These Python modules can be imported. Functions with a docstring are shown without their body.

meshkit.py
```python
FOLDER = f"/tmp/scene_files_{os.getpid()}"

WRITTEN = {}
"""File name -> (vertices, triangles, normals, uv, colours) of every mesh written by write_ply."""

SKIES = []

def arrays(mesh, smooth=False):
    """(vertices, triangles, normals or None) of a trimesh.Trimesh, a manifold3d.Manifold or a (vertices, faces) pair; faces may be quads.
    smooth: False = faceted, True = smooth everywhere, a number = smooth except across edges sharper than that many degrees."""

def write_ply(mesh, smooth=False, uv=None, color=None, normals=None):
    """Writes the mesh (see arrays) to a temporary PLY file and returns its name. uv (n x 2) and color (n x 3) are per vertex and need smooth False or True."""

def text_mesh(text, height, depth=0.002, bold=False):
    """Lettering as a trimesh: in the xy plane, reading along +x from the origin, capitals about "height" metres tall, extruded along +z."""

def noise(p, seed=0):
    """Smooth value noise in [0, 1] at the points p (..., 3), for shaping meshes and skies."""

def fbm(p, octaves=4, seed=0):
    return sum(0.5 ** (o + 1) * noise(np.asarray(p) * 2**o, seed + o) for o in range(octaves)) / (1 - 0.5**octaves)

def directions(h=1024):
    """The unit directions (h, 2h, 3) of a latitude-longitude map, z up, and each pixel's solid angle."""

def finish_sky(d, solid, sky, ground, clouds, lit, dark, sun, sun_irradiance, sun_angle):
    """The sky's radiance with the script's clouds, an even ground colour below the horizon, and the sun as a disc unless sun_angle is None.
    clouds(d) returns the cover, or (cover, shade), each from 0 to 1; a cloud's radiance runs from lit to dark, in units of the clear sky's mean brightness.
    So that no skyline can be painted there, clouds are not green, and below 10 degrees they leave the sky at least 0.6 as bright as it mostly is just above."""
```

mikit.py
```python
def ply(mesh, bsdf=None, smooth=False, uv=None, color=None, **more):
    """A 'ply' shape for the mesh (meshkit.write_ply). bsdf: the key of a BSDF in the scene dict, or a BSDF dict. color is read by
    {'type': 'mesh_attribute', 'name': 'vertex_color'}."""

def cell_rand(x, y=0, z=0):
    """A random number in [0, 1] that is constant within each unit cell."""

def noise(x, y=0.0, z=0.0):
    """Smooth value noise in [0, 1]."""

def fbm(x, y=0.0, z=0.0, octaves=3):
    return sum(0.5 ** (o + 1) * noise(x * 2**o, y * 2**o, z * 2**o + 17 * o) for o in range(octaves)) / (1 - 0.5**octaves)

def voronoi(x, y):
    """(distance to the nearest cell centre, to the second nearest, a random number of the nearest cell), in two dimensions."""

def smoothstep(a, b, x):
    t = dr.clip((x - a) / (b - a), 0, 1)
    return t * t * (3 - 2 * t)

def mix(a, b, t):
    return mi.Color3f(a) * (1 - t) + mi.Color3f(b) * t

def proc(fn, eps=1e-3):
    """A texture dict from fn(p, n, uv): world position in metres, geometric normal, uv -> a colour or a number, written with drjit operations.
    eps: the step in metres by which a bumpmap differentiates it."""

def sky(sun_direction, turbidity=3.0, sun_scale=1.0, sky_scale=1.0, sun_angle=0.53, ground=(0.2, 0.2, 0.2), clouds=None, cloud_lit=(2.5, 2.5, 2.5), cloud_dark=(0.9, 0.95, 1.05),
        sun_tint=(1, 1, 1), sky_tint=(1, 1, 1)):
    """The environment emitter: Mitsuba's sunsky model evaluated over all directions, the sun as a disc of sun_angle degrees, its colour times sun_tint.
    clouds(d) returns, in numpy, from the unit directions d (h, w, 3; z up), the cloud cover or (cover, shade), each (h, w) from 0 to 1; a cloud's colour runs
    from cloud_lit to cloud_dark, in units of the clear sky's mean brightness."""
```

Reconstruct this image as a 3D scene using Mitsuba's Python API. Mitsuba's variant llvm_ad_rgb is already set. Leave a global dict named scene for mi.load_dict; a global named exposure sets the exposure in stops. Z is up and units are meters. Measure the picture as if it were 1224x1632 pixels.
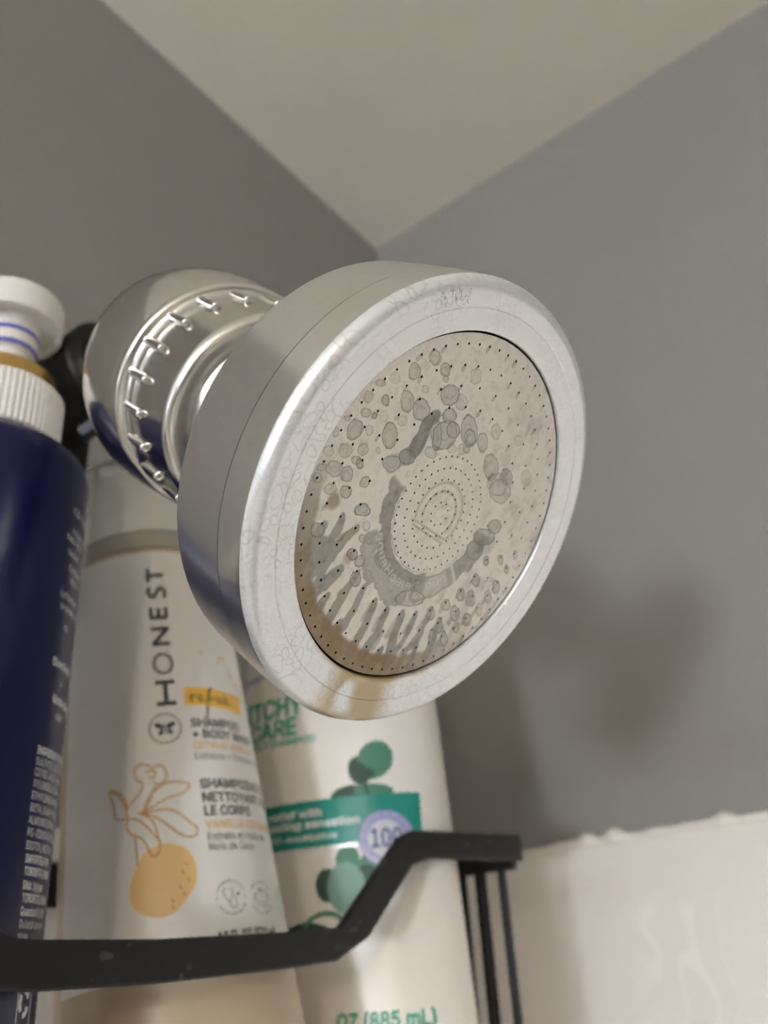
import math, numpy as np, trimesh, shapely, shapely.affinity, drjit as dr, mitsuba as mi, mikit, meshkit
from shapely.geometry import Polygon, LineString, Point, box as sbox
from shapely.ops import unary_union
from scipy.spatial import Delaunay
T = mi.ScalarTransform4f
scene, labels = {}, {}

# ---------------------------------------------------------------- camera, lights, exposure
EYE = np.array([0.326, -0.457, 1.863])
# rows: world x, y, z written in camera axes (right, down, forward)
RC = np.array([[0.7857941, -0.3391438, -0.5172128], [0.6160002, 0.3542175, 0.7036148], [-0.0554208, -0.8714995, 0.4872547]])
FPX = 1400.0
scene['camera'] = {'type': 'thinlens', 'fov': 2 * math.degrees(math.atan(612 / FPX)), 'fov_axis': 'x', 'near_clip': 0.01, 'far_clip': 50.0,
                   'aperture_radius': 0.0009, 'focus_distance': 0.160,
                   'to_world': T().look_at(origin=EYE.tolist(), target=(EYE + RC[:, 2]).tolist(), up=(-RC[:, 1]).tolist())}
STRIP = dict(x=(0.10, 1.20), y=-2.56, z=2.03, r=0.016, rgb=(21.0, 23.5, 26.5))
exposure = 1.54
COOL = dict(pos=(0.72, -2.42, 1.545), r=0.10, rgb=(50.0, 53.0, 56.0))
WARM = dict(pos=(1.44, -2.40, 2.05), r=0.085, rgb=(29.0, 23.5, 17.5))

# ---------------------------------------------------------------- materials
def rgb(*c): return {'type': 'rgb', 'value': list(c)}
def s2l(r, g, b): return [((c / 255 + 0.055) / 1.055) ** 2.4 if c > 10 else c / 255 / 12.92 for c in (r, g, b)]
def mat(key, col, rough=0.5, metal=0.0, spec=0.5, coat=0.0, **k):
    c = col if isinstance(col, dict) else rgb(*col)
    scene[key] = {'type': 'twosided', 'm': {'type': 'principled', 'base_color': c, 'roughness': rough, 'metallic': metal, 'specular': spec, 'clearcoat': coat, **k}}
def fmix(a, b, t): return mikit.mix(a, b, t)
def paint_fn(p, n, uv):
    t = mikit.fbm(p.x * 9, p.y * 9, p.z * 9, 3)
    return fmix((0.236, 0.228, 0.219), (0.256, 0.248, 0.239), t)
def ceil_fn(p, n, uv):
    t = mikit.fbm(p.x * 14, p.y * 14, p.z * 14, 3)
    return fmix((0.70, 0.665, 0.58), (0.75, 0.715, 0.625), t)
mat('paint', mikit.proc(paint_fn), 0.42, spec=0.4)
mat('ceiling_paint', mikit.proc(ceil_fn), 0.8, spec=0.2)
def surround_fn(p, n, uv):      # thin lighter wavy streaks in one small patch
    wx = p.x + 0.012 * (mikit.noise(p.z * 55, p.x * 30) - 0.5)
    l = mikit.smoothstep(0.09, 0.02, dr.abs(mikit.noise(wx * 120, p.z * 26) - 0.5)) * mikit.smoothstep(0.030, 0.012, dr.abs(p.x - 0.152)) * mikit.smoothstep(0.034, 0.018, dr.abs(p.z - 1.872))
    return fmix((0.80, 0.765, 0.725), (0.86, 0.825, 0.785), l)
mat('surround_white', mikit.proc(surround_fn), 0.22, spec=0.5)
mat('caulk_white', (0.74, 0.70, 0.66), 0.5)
mat('floor_tile', (0.30, 0.27, 0.235), 0.4)
mat('cream_wall', (0.25, 0.235, 0.215), 0.7)
scene['chrome'] = {'type': 'roughconductor', 'material': 'none', 'specular_reflectance': rgb(0.80, 0.79, 0.77), 'alpha': 0.022, 'distribution': 'ggx'}
def satin_fn(p, n, uv):
    t = mikit.fbm(p.x * 900, p.y * 900, p.z * 900, 3)
    s = mikit.smoothstep(0.66, 0.74, mikit.noise(p.x * 2600, p.y * 2600, p.z * 2600)) * mikit.smoothstep(0.45, 0.7, mikit.noise(p.x * 160, p.y * 160, p.z * 160))
    return fmix(fmix((0.76, 0.757, 0.742), (0.80, 0.797, 0.782), t), (0.85, 0.84, 0.82), s * 0.5)
mat('satin_chrome', mikit.proc(satin_fn), 0.17, metal=0.95, spec=0.6)
def scale_fn(p, n, uv):      # limescale on the bezel: faint rings and worms of dried drops, yellow rust near the bottom
    # uv = (angle 0..1, radius in mm)
    a, r = uv.x * 250.0, uv.y
    a, r = a + 1.6 * (mikit.noise(a * 0.5, r * 0.5) - 0.5), r + 1.6 * (mikit.noise(a * 0.5 + 9, r * 0.5 + 4) - 0.5)
    f1, f2, w = mikit.voronoi(a * 0.42, r * 0.42)
    ring = mikit.smoothstep(0.10, 0.03, dr.abs(f1 - 0.25 - 0.25 * w)) * mikit.smoothstep(0.35, 0.6, mikit.noise(a * 0.13, r * 0.13 + 7))
    f3, f4, w3 = mikit.voronoi(a * 1.1 + 40, r * 1.1)
    worm = mikit.smoothstep(0.10, 0.02, f4 - f3) * mikit.smoothstep(0.40, 0.62, mikit.noise(a * 0.22 + 31, r * 0.1))
    low = mikit.smoothstep(0.36, 0.12, dr.abs(uv.x - 0.60))           # the left and lower part is the more crusted
    base = fmix((0.77, 0.79, 0.81), (0.84, 0.86, 0.89), mikit.fbm(a * 0.5, r * 0.5, 3.0, 3))
    c = fmix(base, (0.55, 0.55, 0.54), dr.clip(ring * 0.5 + worm * 0.45, 0, 1) * (0.35 + 0.65 * low))
    mk = mikit.smoothstep(0.017, 0.012, dr.abs(uv.x - 0.362)) * mikit.smoothstep(1.9, 1.2, dr.abs(uv.y - 41.6)) * mikit.smoothstep(0.10, 0.03, dr.abs(mikit.noise(uv.x * 900, uv.y * 1.6) - 0.5))
    c = fmix(c, (0.20, 0.20, 0.19), mk * 0.75)
    y = mikit.smoothstep(0.05, 0.02, dr.abs(uv.x - 0.765)) * mikit.smoothstep(0.22, 0.50, mikit.noise(a * 0.16, r * 0.10 + 3))
    y2 = mikit.smoothstep(1.5, 0.1, uv.y - 35.2 + 0.8 * mikit.noise(a * 0.3, 2.0)) * mikit.smoothstep(0.13, 0.05, dr.abs(uv.x - 0.775))
    return fmix(c, (0.40, 0.30, 0.15), dr.clip(y * 0.85 + y2 * 0.75, 0, 1))
mat('bezel_scale', mikit.proc(scale_fn), 0.30, metal=0.55, spec=0.5)
scene['plate_steel'] = {'type': 'twosided', 'm': {'type': 'principled', 'base_color': {'type': 'mesh_attribute', 'name': 'vertex_color'}, 'roughness': 0.36, 'metallic': 0.62, 'specular': 0.4}}
mat('drop_glass', (0.95, 0.95, 0.95), 0.08, spec=1.0)
mat('dark_inside', (0.010, 0.009, 0.008), 0.9, spec=0.1)
mat('black_metal', (0.008, 0.008, 0.009), 0.42, spec=0.25)
mat('navy_plastic', (0.003, 0.004, 0.042), 0.26, spec=0.30)
mat('white_plastic', (0.74, 0.72, 0.70), 0.32)
mat('label_white', (0.78, 0.765, 0.745), 0.30)
mat('cream_plastic', (0.50, 0.405, 0.29), 0.28)
mat('cap_plastic', (0.60, 0.60, 0.575), 0.17, spec=0.5)
mat('gap_band', (0.33, 0.31, 0.27), 0.5)
mat('gold_metal', (0.62, 0.42, 0.15), 0.22, metal=1.0)
mat('clear_plastic', (0.55, 0.60, 0.72), 0.15)
mat('stem_blue', (0.10, 0.11, 0.42), 0.4)
mat('pale_blue', (0.30, 0.35, 0.48), 0.4)
mat('ink_black', (0.018, 0.018, 0.020), 0.5)
mat('ink_grey', (0.09, 0.09, 0.09), 0.5)
mat('ink_white', (0.72, 0.72, 0.74), 0.5)
mat('ink_tan', (0.62, 0.40, 0.17), 0.5)
mat('ink_brown', (0.47, 0.25, 0.06), 0.5)
mat('ink_gold', (0.82, 0.50, 0.09), 0.5)
mat('fruit_tan', (0.78, 0.53, 0.24), 0.4)
mat('itchy_white', (0.80, 0.765, 0.715), 0.30)
mat('ink_green', (0.02, 0.30, 0.20), 0.5)
mat('band_teal', (0.010, 0.24, 0.20), 0.22, spec=0.6)
mat('seal_white', (0.60, 0.59, 0.66), 0.4)
mat('leaf_mid', (0.055, 0.20, 0.13), 0.5)
mat('leaf_dark', (0.012, 0.055, 0.035), 0.5)
mat('leaf_pale', (0.17, 0.32, 0.28), 0.5)
mat('seal_lavender', (0.42, 0.42, 0.58), 0.4)
mat('ink_navy', (0.035, 0.045, 0.25), 0.5)
mat('ink_violet', (0.22, 0.20, 0.50), 0.5)
mat('pale_silver', (0.80, 0.80, 0.80), 0.25, metal=0.5)

# ---------------------------------------------------------------- helpers
def num(key):
    if key not in scene and key not in labels: return key
    k = 1
    while f'{key}_{k:03d}' in scene or f'{key}_{k:03d}' in labels: k += 1
    return f'{key}_{k:03d}'
def obj(name, mesh, m, parent=None, smooth=False, world=None, **kw):
    key = num((parent + '__' if parent else '') + name)
    d = mikit.ply(mesh, m, smooth=smooth, **kw)
    if world is not None: d['to_world'] = T(world)
    scene[key] = d
    return key
def tag(key, label=None, cat=None, group=None, kind=None):
    d = labels.setdefault(key, {})
    for k, v in (('label', label), ('category', cat), ('group', group), ('kind', kind)):
        if v: d[k] = v
    return key
def bx(x0, x1, y0, y1, z0, z1):
    m = trimesh.creation.box((x1 - x0, y1 - y0, z1 - z0)); m.apply_translation(((x0 + x1) / 2, (y0 + y1) / 2, (z0 + z1) / 2)); return m
def frame(o, z, x=None):
    z = np.array(z, float) / np.linalg.norm(z)
    if x is None:
        x = np.array([1, 0, 0.0])
    x = np.array(x, float) - z * np.dot(x, z); x /= np.linalg.norm(x)
    M = np.eye(4); M[:3, 0] = x; M[:3, 1] = np.cross(z, x); M[:3, 2] = z; M[:3, 3] = o
    return M
def lathe(prof, n=160, s=1.0, uvs=False):
    """prof: [(r, z)], turned about z; outside faces out when z rises along the outside."""
    prof = np.array(prof, float) * s
    th = np.linspace(0, 2 * np.pi, n + 1)[: n + (1 if uvs else 0)]
    N = len(th)
    V = np.concatenate([np.column_stack([r * np.cos(th), r * np.sin(th), np.full(N, z)]) for r, z in prof])
    F = []
    i = np.arange(n); j = (i + 1) if uvs else (i + 1) % n
    for k in range(len(prof) - 1):
        a, b = k * N, (k + 1) * N
        if prof[k][0] > 1e-9: F.append(np.column_stack([a + i, a + j, b + j]))
        if prof[k + 1][0] > 1e-9: F.append(np.column_stack([a + i, b + j, b + i]))
    return trimesh.Trimesh(V, np.vstack(F), process=False)
def arc(cx, cz, r, a0, a1, n=8):
    t = np.radians(np.linspace(a0, a1, n)); return [(cx + r * np.cos(x), cz + r * np.sin(x)) for x in t]
def tube(path, r, n=20, cap=True):
    P = np.array(path, float); R = np.broadcast_to(r, len(P))
    tg = np.gradient(P, axis=0); tg /= np.linalg.norm(tg, axis=1)[:, None]
    up = np.array([0, 0, 1.0]) if abs(tg[0, 2]) < 0.9 else np.array([1.0, 0, 0])
    V = []
    for p, t, rr in zip(P, tg, R):
        a = np.cross(up, t); a /= np.linalg.norm(a); b = np.cross(t, a); up = b
        th = np.linspace(0, 2 * np.pi, n, endpoint=False)
        V.append(p + rr * (np.cos(th)[:, None] * a + np.sin(th)[:, None] * b))
    V = np.vstack(V); F = []
    i = np.arange(n); j = (i + 1) % n
    for k in range(len(P) - 1):
        a, b = k * n, (k + 1) * n
        F += [np.column_stack([a + i, a + j, b + j]), np.column_stack([a + i, b + j, b + i])]
    if cap:
        V = np.vstack([V, P[:1], P[-1:]]); c0, c1 = len(V) - 2, len(V) - 1; e = (len(P) - 1) * n
        F += [np.column_stack([j, i, np.full(n, c0)]), np.column_stack([e + i, e + j, np.full(n, c1)])]
    return trimesh.Trimesh(V, np.vstack(F), process=False)
def smooth_path(pts, n=8):
    from scipy.interpolate import CubicSpline
    P = np.array(pts, float); s = np.r_[0, np.cumsum(np.linalg.norm(np.diff(P, axis=0), axis=1))]
    t = np.linspace(0, s[-1], n * (len(P) - 1) + 1); return CubicSpline(s, P)(t)
def tri2d(poly, edge):
    """a 2-D triangulation (points, faces) of a shapely shape, edges no longer than 'edge'."""
    V, F, c = [], [], 0
    for g in getattr(poly, 'geoms', [poly]):
        if g.is_empty or g.area <= 0: continue
        v, f = trimesh.creation.triangulate_polygon(g.simplify(0.01), engine='earcut')
        v3, f3 = trimesh.remesh.subdivide_to_size(np.column_stack([v, np.zeros(len(v))]), f, edge, max_iter=12)
        V.append(v3[:, :2]); F.append(f3 + c); c += len(v3)
    return np.vstack(V), np.vstack(F)
def text2d(text, h, bold=False, sx=1.0, align='l'):
    m = meshkit.text_mesh(text, h, depth=1.0, bold=bold)
    k = (m.face_normals[:, 2] > 0.5)
    f = m.faces[k]; v = np.array(m.vertices)[:, :2] * [sx, 1]
    u, inv = np.unique(f, return_inverse=True); v, f = v[u], inv.reshape(-1, 3)
    if align == 'c': v[:, 0] -= (v[:, 0].min() + v[:, 0].max()) / 2
    if align == 'r': v[:, 0] -= v[:, 0].max()
    return v, f
def text_fit(text, h, width, bold=False):
    v, f = text2d(text, h, bold); w = v[:, 0].max(); return v * [width / w, 1], f
def joinv(parts):
    V, F, c = [], [], 0
    for v, f in parts: V.append(v); F.append(f + c); c += len(v)
    return np.vstack(V), np.vstack(F)
def stroke(pts, w, smooth=True):
    P = smooth_path(pts, 6) if smooth and len(pts) > 2 else np.array(pts, float)
    return LineString(P).buffer(w / 2, quad_segs=4)
def fat(vf, d): return unary_union([Polygon(vf[0][q]) for q in vf[1]]).buffer(d, quad_segs=3)
def at(vf, x, y, rot=0):
    v, f = vf; c, s = math.cos(math.radians(rot)), math.sin(math.radians(rot))
    return np.column_stack([x + v[:, 0] * c - v[:, 1] * s, y + v[:, 0] * s + v[:, 1] * c]), f
def ellipse(x, y, a, b, rot=0, n=48):
    t = np.linspace(0, 2 * np.pi, n, endpoint=False); c, s = math.cos(math.radians(rot)), math.sin(math.radians(rot))
    return Polygon(np.column_stack([x + a * np.cos(t) * c - b * np.sin(t) * s, y + a * np.cos(t) * s + b * np.sin(t) * c]))

# ---------------------------------------------------------------- the setting (metres; the corner of the two walls stands at x = y = 0)
CEIL, RIM = 2.44, 1.930
XF, YB = 2.3, -2.6
def struct(name, mesh, m, label=None):
    obj(name, mesh, m); tag(name, label, kind='structure'); return name
struct('wall_left', bx(-0.1, 0, YB - 0.1, 0.1, 0, CEIL + 0.1), 'paint', 'warm grey painted wall carrying the shower arm')
struct('wall_right', bx(0, XF + 0.1, 0, 0.1, 0, CEIL + 0.1), 'paint', 'grey painted wall above the white shower surround')
struct('wall_far', bx(XF, XF + 0.1, YB - 0.1, 0, 0, CEIL + 0.1), 'cream_wall')
struct('wall_back', bx(0, XF, YB - 0.1, YB, 0, CEIL + 0.1), 'cream_wall')
struct('ceiling', bx(0, XF, YB, 0, CEIL, CEIL + 0.1), 'ceiling_paint', 'cream painted ceiling')
struct('floor', bx(0, XF, YB, 0, -0.1, 0), 'floor_tile')

def rail_panel(n=90):     # the surround: 5 mm proud, gently buckled, with a rounded top edge
    V, F = [], []
    zs = np.r_[0.4, 1.2, np.linspace(1.6, RIM - 0.003, 40)]; xs = np.linspace(0.005, 1.5, n)
    X, Z = np.meshgrid(xs, zs)
    Y = -0.005 - 0.0012 * (meshkit.fbm(np.stack([X * 9, Z * 9, X * 0], -1), 2, 5) - 0.5)
    top = np.stack([np.stack([xs, np.full(n, -0.0042), np.full(n, RIM - 0.001)], -1), np.stack([xs, np.full(n, -0.002), np.full(n, RIM)], -1), np.stack([xs, np.full(n, 0.0005), np.full(n, RIM)], -1)])
    G = np.concatenate([np.stack([X, Y, Z], -1), top]); m = len(G)
    idx = np.arange(m * n).reshape(m, n)
    q = np.stack([idx[:-1, :-1], idx[:-1, 1:], idx[1:, 1:], idx[1:, :-1]], -1).reshape(-1, 4)
    return trimesh.Trimesh(G.reshape(-1, 3), np.vstack([q[:, [0, 1, 2]], q[:, [0, 2, 3]]]), process=False)
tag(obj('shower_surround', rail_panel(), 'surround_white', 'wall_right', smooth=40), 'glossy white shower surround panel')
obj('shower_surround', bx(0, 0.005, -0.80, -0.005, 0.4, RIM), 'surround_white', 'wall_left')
def caulk():
    xs = np.linspace(0.006, 1.2, 400)
    bump = 0.0007 * np.maximum(0, meshkit.fbm(np.stack([xs * 60, xs * 0, xs * 0], -1), 3, 2) - 0.45) / 0.3
    bump += 0.0030 * np.exp(-((xs - 0.127) / 0.0045) ** 2) + 0.0022 * np.exp(-((xs - 0.112) / 0.004) ** 2) + 0.0016 * np.exp(-((xs - 0.185) / 0.004) ** 2)
    r = 0.0022 + bump
    return tube(np.column_stack([xs, np.full(400, -0.0022), RIM + 0.0002 + 0.4 * bump]), r, 12)
tag(obj('caulk_bead', caulk(), 'caulk_white', 'wall_right', smooth=True), 'lumpy white caulk line on top of the surround')

# ---------------------------------------------------------------- lamps (behind the camera, in the bathroom)
def lamp(name, L, mount, label):
    g = trimesh.creation.icosphere(3, L['r']); g.apply_translation(L['pos'])
    k = obj('glass_globe', g, 'white_plastic', name, smooth=True)
    scene[k]['emitter'] = {'type': 'area', 'radiance': rgb(*L['rgb'])}
    obj('mount', mount, 'chrome', name, smooth=30)
    tag(name, label, 'lamp')
p = np.array(COOL['pos'])
def plate(o, z, r, l): 
    m = lathe([(0, 0), (r, 0), (r, l * 0.6), (r * 0.8, l), (0, l)], 48); m.apply_transform(frame(o, z, (1, 0, 0) if abs(z[0]) < 0.9 else (0, 1, 0))); return m
lamp('wall_lamp', COOL, trimesh.util.concatenate([plate((p[0], YB, p[2]), (0, 1, 0), 0.06, 0.03), tube([(p[0], YB + 0.02, p[2]), (p[0], p[1] - COOL['r'] * 0.97, p[2])], 0.012)]), 'cool white globe lamp on the back bathroom wall')
p = np.array(WARM['pos'])
lamp('bulb_lamp', WARM, trimesh.util.concatenate([plate((p[0], YB, p[2]), (0, 1, 0), 0.05, 0.03), tube([(p[0], YB + 0.02, p[2]), (p[0], p[1] - WARM['r'] * 0.97, p[2])], 0.012)]), 'warm white globe lamp high on the back bathroom wall')

q = STRIP
tb = tube([(q['x'][0], q['y'] + 0.03, q['z']), (q['x'][0] + .01, q['y'] + 0.03, q['z']), (q['x'][1] - .01, q['y'] + 0.03, q['z']), (q['x'][1], q['y'] + 0.03, q['z'])], q['r'], 24)
k = obj('glass_tube', tb, 'white_plastic', 'strip_lamp', smooth=40); scene[k]['emitter'] = {'type': 'area', 'radiance': rgb(*q['rgb'])}
obj('mount', bx(q['x'][0] - .02, q['x'][1] + .02, YB, q['y'] - 0.0005, q['z'] - .03, q['z'] + .03), 'chrome', 'strip_lamp')
tag('strip_lamp', 'long cool white strip lamp on the back bathroom wall', 'lamp')

# ---------------------------------------------------------------- shower head
HC = np.array([0.24699, -0.33023, 1.94496]); HN = np.array([0.754555, 0.045350, -0.654667])
E2 = np.array([0, 0, 1.0]) - HN * HN[2]; E2 /= np.linalg.norm(E2); E1 = np.cross(E2, HN)
HW = np.eye(4); HW[:3, 0], HW[:3, 1], HW[:3, 2], HW[:3, 3] = E1, E2, HN, HC
mm = 0.001
SH = 'showerhead'
tag(SH, 'round chrome shower head with a spotted spray plate, in front of the bottles', 'shower head')
BLOBS = [(-25.1,17.9,1.68,1.33,162,0.5),(-22.5,22.3,1.54,1.18,156,0.4),(-27.6,10.7,1.08,0.85,161,0.6),(-23.0,13.0,2.17,1.54,147,0.5),(-18.8,13.4,2.38,1.82,179,0.6),(-30.5,3.4,2.08,1.63,178,0.7),(-22.5,6.3,2.46,1.67,145,0.6),(-20.5,16.7,0.95,0.75,167,0.3),(-33.2,-2.1,1.2,0.89,8,0.3),(-30.1,-4.1,1.98,1.37,11,0.5),(-26.9,-3.7,1.6,1.22,158,0.5),(-26.7,-0.7,1.12,0.8,8,0.5),(-25.4,-0.9,1.06,0.79,154,0.7),(-26.4,1.6,1.32,1.01,0,0.4),(-22.2,-3.0,1.25,0.83,11,0.5),(-25.0,-6.3,1.33,1.01,175,0.6),(-28.6,-7.4,1.4,1.02,4,0.4),(-30.3,6.9,1.08,0.68,19,0.4),(-28.3,7.4,0.7,0.5,13,0.6),(-21.6,9.7,1.22,0.92,4,0.3),(-30.0,-0.4,1.55,1.13,8,0.4),(-32.8,-5.1,1.03,0.68,14,0.4),(-26.0,8.2,1.15,0.87,153,0.15),(-33.3,4.0,0.66,0.49,12,0.4),(-23.2,2.9,0.68,0.51,159,0.3),(-11.0,8.4,1.66,1.0,15,0.4),(-27.5,4.8,1.05,0.83,163,0.3),(-30.8,12.3,1.08,0.57,25,0.4),(-31.6,9.2,1.15,0.94,169,0.35),(-28.4,14.7,1.28,0.91,16,0.2),(-33.9,1.1,0.84,0.6,144,0.3),(-32.3,-7.0,1.09,0.86,172,0.5),(-15.7,12.3,2.0,1.24,143,1.0),(-15.1,9.4,2.23,1.64,2,0.9),(-15.1,7.5,2.16,1.45,11,0.7),(-15.9,5.1,2.11,1.34,14,0.6),(-18.5,2.5,2.25,1.55,9,0.5),(-12.2,11.8,2.95,1.35,138,0.7),(-22.3,22.3,1.65,1.31,176,0.4),(-18.6,21.9,1.43,1.12,178,0.55),(-17.4,20.7,0.83,0.64,1,0.4),(-14.2,19.1,2.63,1.9,9,0.6),(-10.5,19.6,1.83,1.38,176,0.3),(-10.6,25.2,1.83,1.39,179,0.3),(-11.6,16.1,2.04,1.24,18,0.6),(-10.1,12.8,3.97,2.6,13,0.8),(-8.6,14.5,2.18,1.57,3,0.9),(-4.4,16.4,3.32,2.11,148,0.65),(-3.3,15.7,2.24,1.55,156,0.8),(0.7,16.5,2.25,1.44,151,0.5),(7.0,13.8,3.17,2.03,153,0.55),(13.0,14.4,2.32,1.59,169,0.7),(11.6,11.9,3.39,2.3,176,0.5),(10.4,21.9,1.63,1.06,8,0.25),(19.3,17.0,2.21,1.48,168,0.25),(13.5,11.1,3.77,2.41,4,0.5),(-2.9,13.8,1.46,0.89,147,0.4),(-6.3,11.6,1.21,0.86,3,0.3),(-3.9,12.7,1.32,0.87,150,0.3),(2.7,20.0,1.85,1.26,157,0.3),(-19.1,-7.4,1.98,1.1,15,0.6),(-26.3,-14.5,1.63,1.22,172,0.8),(-11.3,-9.2,2.4,1.65,154,0.8),(-7.0,-12.1,3.41,2.3,154,0.85),(0.5,-13.9,5.38,2.45,14,0.9),(6.5,-12.0,4.87,2.23,13,0.85),(-5.6,-17.3,2.98,2.04,162,0.7),(0.5,-18.6,3.9,2.14,8,0.6),(5.2,-17.0,4.35,1.68,15,0.55),(-13.3,-5.0,2.17,1.46,5,0.6),(-15.8,-15.2,1.37,0.98,173,0.7),(-11.7,-14.2,2.42,1.25,138,0.6),(-13.0,-15.5,1.31,0.93,170,0.6),(-15.4,-11.7,1.03,0.72,155,0.5),(-13.9,-11.1,1.15,0.75,147,0.4),(-11.6,-18.7,1.8,1.18,149,0.7),(-9.2,-17.1,1.26,0.87,158,0.3),(-16.1,-9.5,1.1,0.8,171,0.3),(-12.6,-6.9,1.63,1.1,4,0.9),(-4.2,-13.3,3.04,1.82,7,0.9),(17.8,4.6,2.77,1.43,13,0.8),(16.4,1.5,3.66,1.98,11,0.75),(15.9,-1.9,2.9,1.86,177,0.6),(12.5,-5.8,2.13,1.38,159,0.6),(11.5,-8.0,2.23,1.36,3,0.5),(10.4,-9.7,1.71,1.05,152,0.5),(8.2,-11.7,1.73,1.07,2,0.6),(12.5,-11.4,1.8,1.09,2,0.4),(21.2,-2.4,1.26,0.76,154,0.7),(25.5,-0.4,1.47,0.86,153,0.5),(21.5,-7.0,1.84,1.11,155,0.6),(29.4,-1.3,1.31,0.73,151,0.5),(29.6,2.5,1.3,0.73,152,0.4),(29.3,-5.7,1.87,1.0,149,0.6),(19.2,-11.2,1.82,1.09,153,0.6),(28.4,-8.6,1.76,1.06,157,0.5),(23.0,-10.9,2.23,1.31,153,0.5),(20.6,-15.2,2.2,1.28,151,0.6),(16.5,-14.7,1.69,1.06,174,0.5),(13.3,-17.7,1.76,1.04,151,0.5),(25.6,-15.2,1.91,1.12,154,0.7),(17.9,-19.0,2.12,1.1,145,0.6),(23.6,-17.8,1.53,0.91,154,0.5),(21.7,-21.0,2.13,0.95,141,0.6),(27.6,-11.9,1.71,0.96,151,0.4),(18.0,-22.1,2.09,0.93,140,0.6)]
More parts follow.
